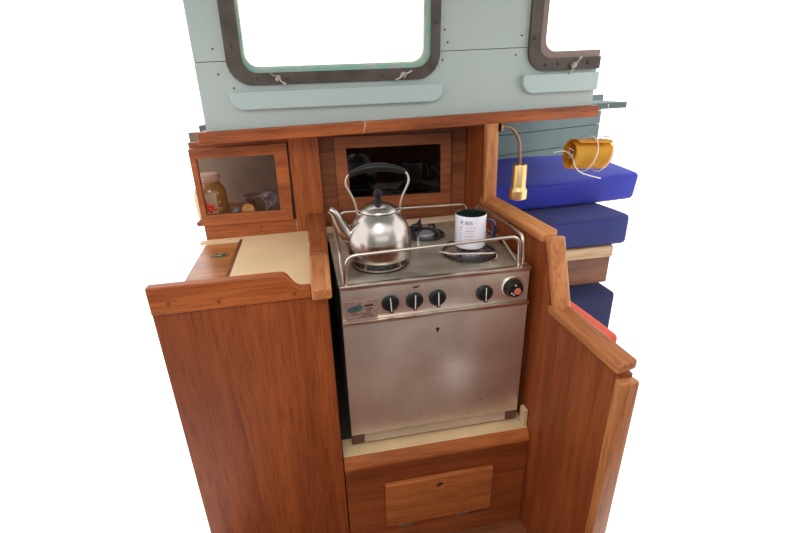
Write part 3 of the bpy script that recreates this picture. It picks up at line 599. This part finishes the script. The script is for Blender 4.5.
obj('spout', tube(spp, 0, 20, radii=rad), STEELK, kt, True)
hw = rounded([(-0.057, 0, 0.118), (-0.062, 0, 0.155), (-0.086, 0, 0.206), (-0.076, 0, 0.231), (0, 0, 0.248), (0.076, 0, 0.231), (0.086, 0, 0.206), (0.062, 0, 0.155), (0.057, 0, 0.118)], 0.022, 6)
hd = obj('handle', tube(hw, 0.0028, 10), CHROME, kt, True)
gp = smoothpts([(-0.074, 0, 0.2290), (-0.04, 0, 0.2405), (0, 0, 0.2450), (0.04, 0, 0.2405), (0.074, 0, 0.2290)], 6)
obj('handle_grip', tube(gp, 0.0075, 14, radii=[0.0068 + 0.0045 * math.sin(PI * i / (len(gp) - 1)) for i in range(len(gp))]), BLK, hd, True)
for s in (-1, 1): obj('handle_bracket', box(s * 0.0565 - 0.004, s * 0.0565 + 0.004, -0.006, 0.006, 0.108, 0.126, 0.0015), STEELK, hd, True)

# ================================================================ MUG
MR, MH = 0.0435, 0.097
mg = thing('mug', 'white mug with printed lines and dark inside on the right burner', 'mug', (0.395, 0.124, KZ))
obj('mug_body', lathe([(0, 0), (MR - 0.004, 0), (MR - 0.001, 0.002), (MR, 0.006), (MR, MH - 0.003), (MR - 0.001, MH - 0.001)], n=48), WHITE, mg, True)
obj('mug_inside', lathe([(MR - 0.001, MH - 0.001), (MR - 0.002, MH), (MR - 0.004, MH - 0.002), (MR - 0.004, 0.006), (0, 0.006)], n=48), MUGIN, mg, True)
ha_ = math.radians(-30)
hp = smoothpts([(MR - 0.003, 0, 0.078), (MR + 0.012, 0, 0.079), (MR + 0.022, 0, 0.064), (MR + 0.022, 0, 0.040), (MR + 0.012, 0, 0.023), (MR - 0.003, 0, 0.020)], 6)
bm = tube(hp, 0.0052, 12); bmesh.ops.rotate(bm, cent=(0, 0, 0), matrix=Matrix.Rotation(ha_, 3, 'Z'), verts=bm.verts)
obj('mug_handle', bm, simple('navy_glaze', (0.012, 0.014, 0.05), 0.2, coat=0.4), mg, True)
A0 = math.radians(-88 - 62)   # left edge of the print as seen
def onmug(me, a, z, name, mat):
    for v in me.vertices:
        x, y, zz = v.co; an = a + x / MR; rr = MR + 0.0002 + zz
        v.co = (rr * math.cos(an), rr * math.sin(an), z + y)
    return link(name, me, mat, mg)
onmug(text_mesh('R 80S \u00b7', 0.0150), A0, 0.074, 'printed_title', TXB)
bm = bmesh.new()
def dash(bm, x0, x1, y, h):
    me_ = box(x0, x1, y, y + h, 0, 0.0004); merge(bm, me_)
reds = bmesh.new(); blues = bmesh.new(); rs = random.Random(5)
for i, z in enumerate((0.064, 0.055, 0.048, 0.040, 0.032, 0.025)):
    tgt = reds if i in (0, 4) else blues
    x = 0.014
    for k in range(4):
        wd = rs.uniform(0.003, 0.007)
        dash(reds if i % 2 == 0 else blues, x, x + wd, z, 0.0016); x += wd + 0.0015
for i in range(7):
    dash(reds if i == 0 else blues, 0.001, 0.006 if i == 0 else 0.0035, 0.063 - i * 0.0078, 0.004 if i == 0 else 0.0025)
for b_, nm, mt in ((reds, 'printed_red_lines', TXR), (blues, 'printed_blue_lines', TXL)):
    me_ = bpy.data.meshes.new(nm); b_.to_mesh(me_); b_.free(); onmug(me_, A0, 0.0, nm, mt)

# ================================================================ BRASS LAMP
lp = thing('reading_lamp', 'brass reading lamp hanging head-down on a curved stem from the bulkhead post', 'lamp', (0.581, 0.368, 0.325))
lp.scale = (1.12, 1.12, 1.04)
obj('wall_mount', lathe([(0.014, 0), (0.014, 0.005), (0.007, 0.009), (0, 0.009)], (0, 0, 0), 20, M=RY(PI / 2)), BRASSD, lp, True)
arm = smoothpts([(0.006, 0, 0), (0.020, -0.006, 0.001), (0.038, -0.010, -0.010), (0.055, -0.014, -0.040), (0.060, -0.016, -0.080), (0.0635, -0.017, -0.122)], 6)
obj('curved_stem', tube(arm, 0.0048, 10), BRASSD, lp, True)
obj('lamp_head', lathe([(0, -0.116), (0.019, -0.116), (0.0205, -0.119), (0.0205, -0.186), (0.0215, -0.192), (0.0255, -0.197), (0.0260, -0.202), (0.0262, -0.226), (0.0245, -0.228), (0.0255, -0.215), (0, -0.215)], (0.0635, -0.017, 0), 36), BRASS, lp, True)

# ================================================================ BERTH
be = thing('berth', 'wooden berth front with pale edge rail below the blue mattress', 'berth', (0.59, 0.49, -0.62))
obj('edge_rail', box(0.0, 0.585, 0.0, 0.03, 0.378, 0.425, 0.004), WPALE, be)
obj('berth_front', box(0.0, 0.585, 0.012, 0.03, 0.255, 0.376, 0.002), wood('berth_wood', (0.11, 0.035, 0.012), (0.24, 0.085, 0.03), 'x', seed=14), be)
obj('berth_platform', box(0.0, 0.60, 0.031, 0.54, 0.405, 0.42), WXD, be)
obj('lower_panel', box(0.0, 0.585, 0.16, 0.17, -0.30, 0.37), WXD, be)
def cushion(name, label, x, y, z, sx, sy, sz, mat, rot=(0, 0, 0), bev=0.03, sag=0.0, pipe=True):
    t = thing(name, label, 'cushion', (x, y, z), rot)
    bm = box(0, sx, 0, sy, 0, sz, bev, seg=4)
    bmesh.ops.subdivide_edges(bm, edges=[e for e in bm.edges if e.calc_length() > 0.15], cuts=8, use_grid_fill=True)
    rs = random.Random(len(label))
    for v in bm.verts:
        v.co.z += 0.006 * math.sin(9 * v.co.x + 1.3) * math.cos(7 * v.co.y) * (v.co.z > sz * 0.5)
        v.co.y += 0.005 * math.sin(8 * v.co.x + 4 * v.co.z) * (v.co.y < sy * 0.3)
    obj('cover', bm, mat, t, True)
    if pipe:
        obj('piping', tube(rounded([(bev, 0.004, sz - bev * 0.35), (sx - bev, 0.004, sz - bev * 0.35)], 0.01), 0.003, 8), mat, t, True)
    return t
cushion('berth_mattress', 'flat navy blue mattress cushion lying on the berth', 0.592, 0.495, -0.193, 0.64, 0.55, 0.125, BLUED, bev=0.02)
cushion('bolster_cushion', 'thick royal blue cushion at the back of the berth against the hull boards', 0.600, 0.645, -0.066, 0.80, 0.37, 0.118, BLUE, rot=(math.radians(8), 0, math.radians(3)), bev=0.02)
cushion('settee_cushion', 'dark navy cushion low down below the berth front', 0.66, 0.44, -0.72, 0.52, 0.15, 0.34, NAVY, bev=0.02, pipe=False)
cushion('coral_cushion', 'coral red cushion edge along the outer side of the bulkhead', 0.598, -0.20, -0.26, 0.055, 0.26, 0.14, CORAL, bev=0.012, pipe=False)

# ================================================================ YELLOW ROLL
yr = thing('rolled_cloth', 'rolled yellow cloth tied with white cord hanging over the berth', 'roll', (0.890, 0.44, 0.208), (0, math.radians(3), math.radians(-5)))
bm = bmesh.new(); N = 130; L0 = 0.0; L1 = 0.13
ring = []
for i in range(N):
    a = i / N * 2 * PI * 4.4; rr = 0.010 + 0.050 * i / N
    rr2 = rr * (1 + 0.05 * math.sin(3 * a))
    ring.append([bm.verts.new((x + 0.010 * math.sin(a * 0.5) * (x == L0) - (0.022 * (1 - i / N)) * (x == L0) * -1, rr2 * math.cos(a) * 1.0, rr2 * math.sin(a) * 0.95)) for x in (L0, 0.03, 0.09, L1)])
for a, b_ in zip(ring, ring[1:]):
    for j in range(3): bm.faces.new((a[j], a[j + 1], b_[j + 1], b_[j]))
bmesh.ops.solidify(bm, geom=bm.faces[:], thickness=0.0022)
obj('cloth_roll', bm, YEL, yr, True)
cb = bmesh.new()
for xx in (0.06, 0.115): tube([(xx + 0.012 * math.sin(a * PI / 9), 0.064 * math.cos(a * PI / 9), 0.062 * math.sin(a * PI / 9)) for a in range(18)], 0.002, 6, closed=True, bm=cb)
tube(smoothpts([(-0.062, 0.0, 0.006), (-0.03, -0.01, 0.012), (-0.008, -0.024, 0.000), (-0.006, -0.045, -0.022), (-0.004, -0.060, -0.038), (0.03, -0.050, -0.060), (0.12, -0.02, -0.085)], 5), 0.002, 6, bm=cb)
tube(smoothpts([(0.0, -0.028, 0.005), (-0.004, -0.01, -0.012), (0.002, 0.012, 0.004), (-0.004, 0.0, 0.02), (0.0, -0.024, 0.014)], 5), 0.0018, 6, bm=cb)
tube([(0.12, 0, 0.055), (0.12, 0.02, 0.17)], 0.0016, 6, bm=cb)
obj('tie_cord', cb, CORD, yr, True)
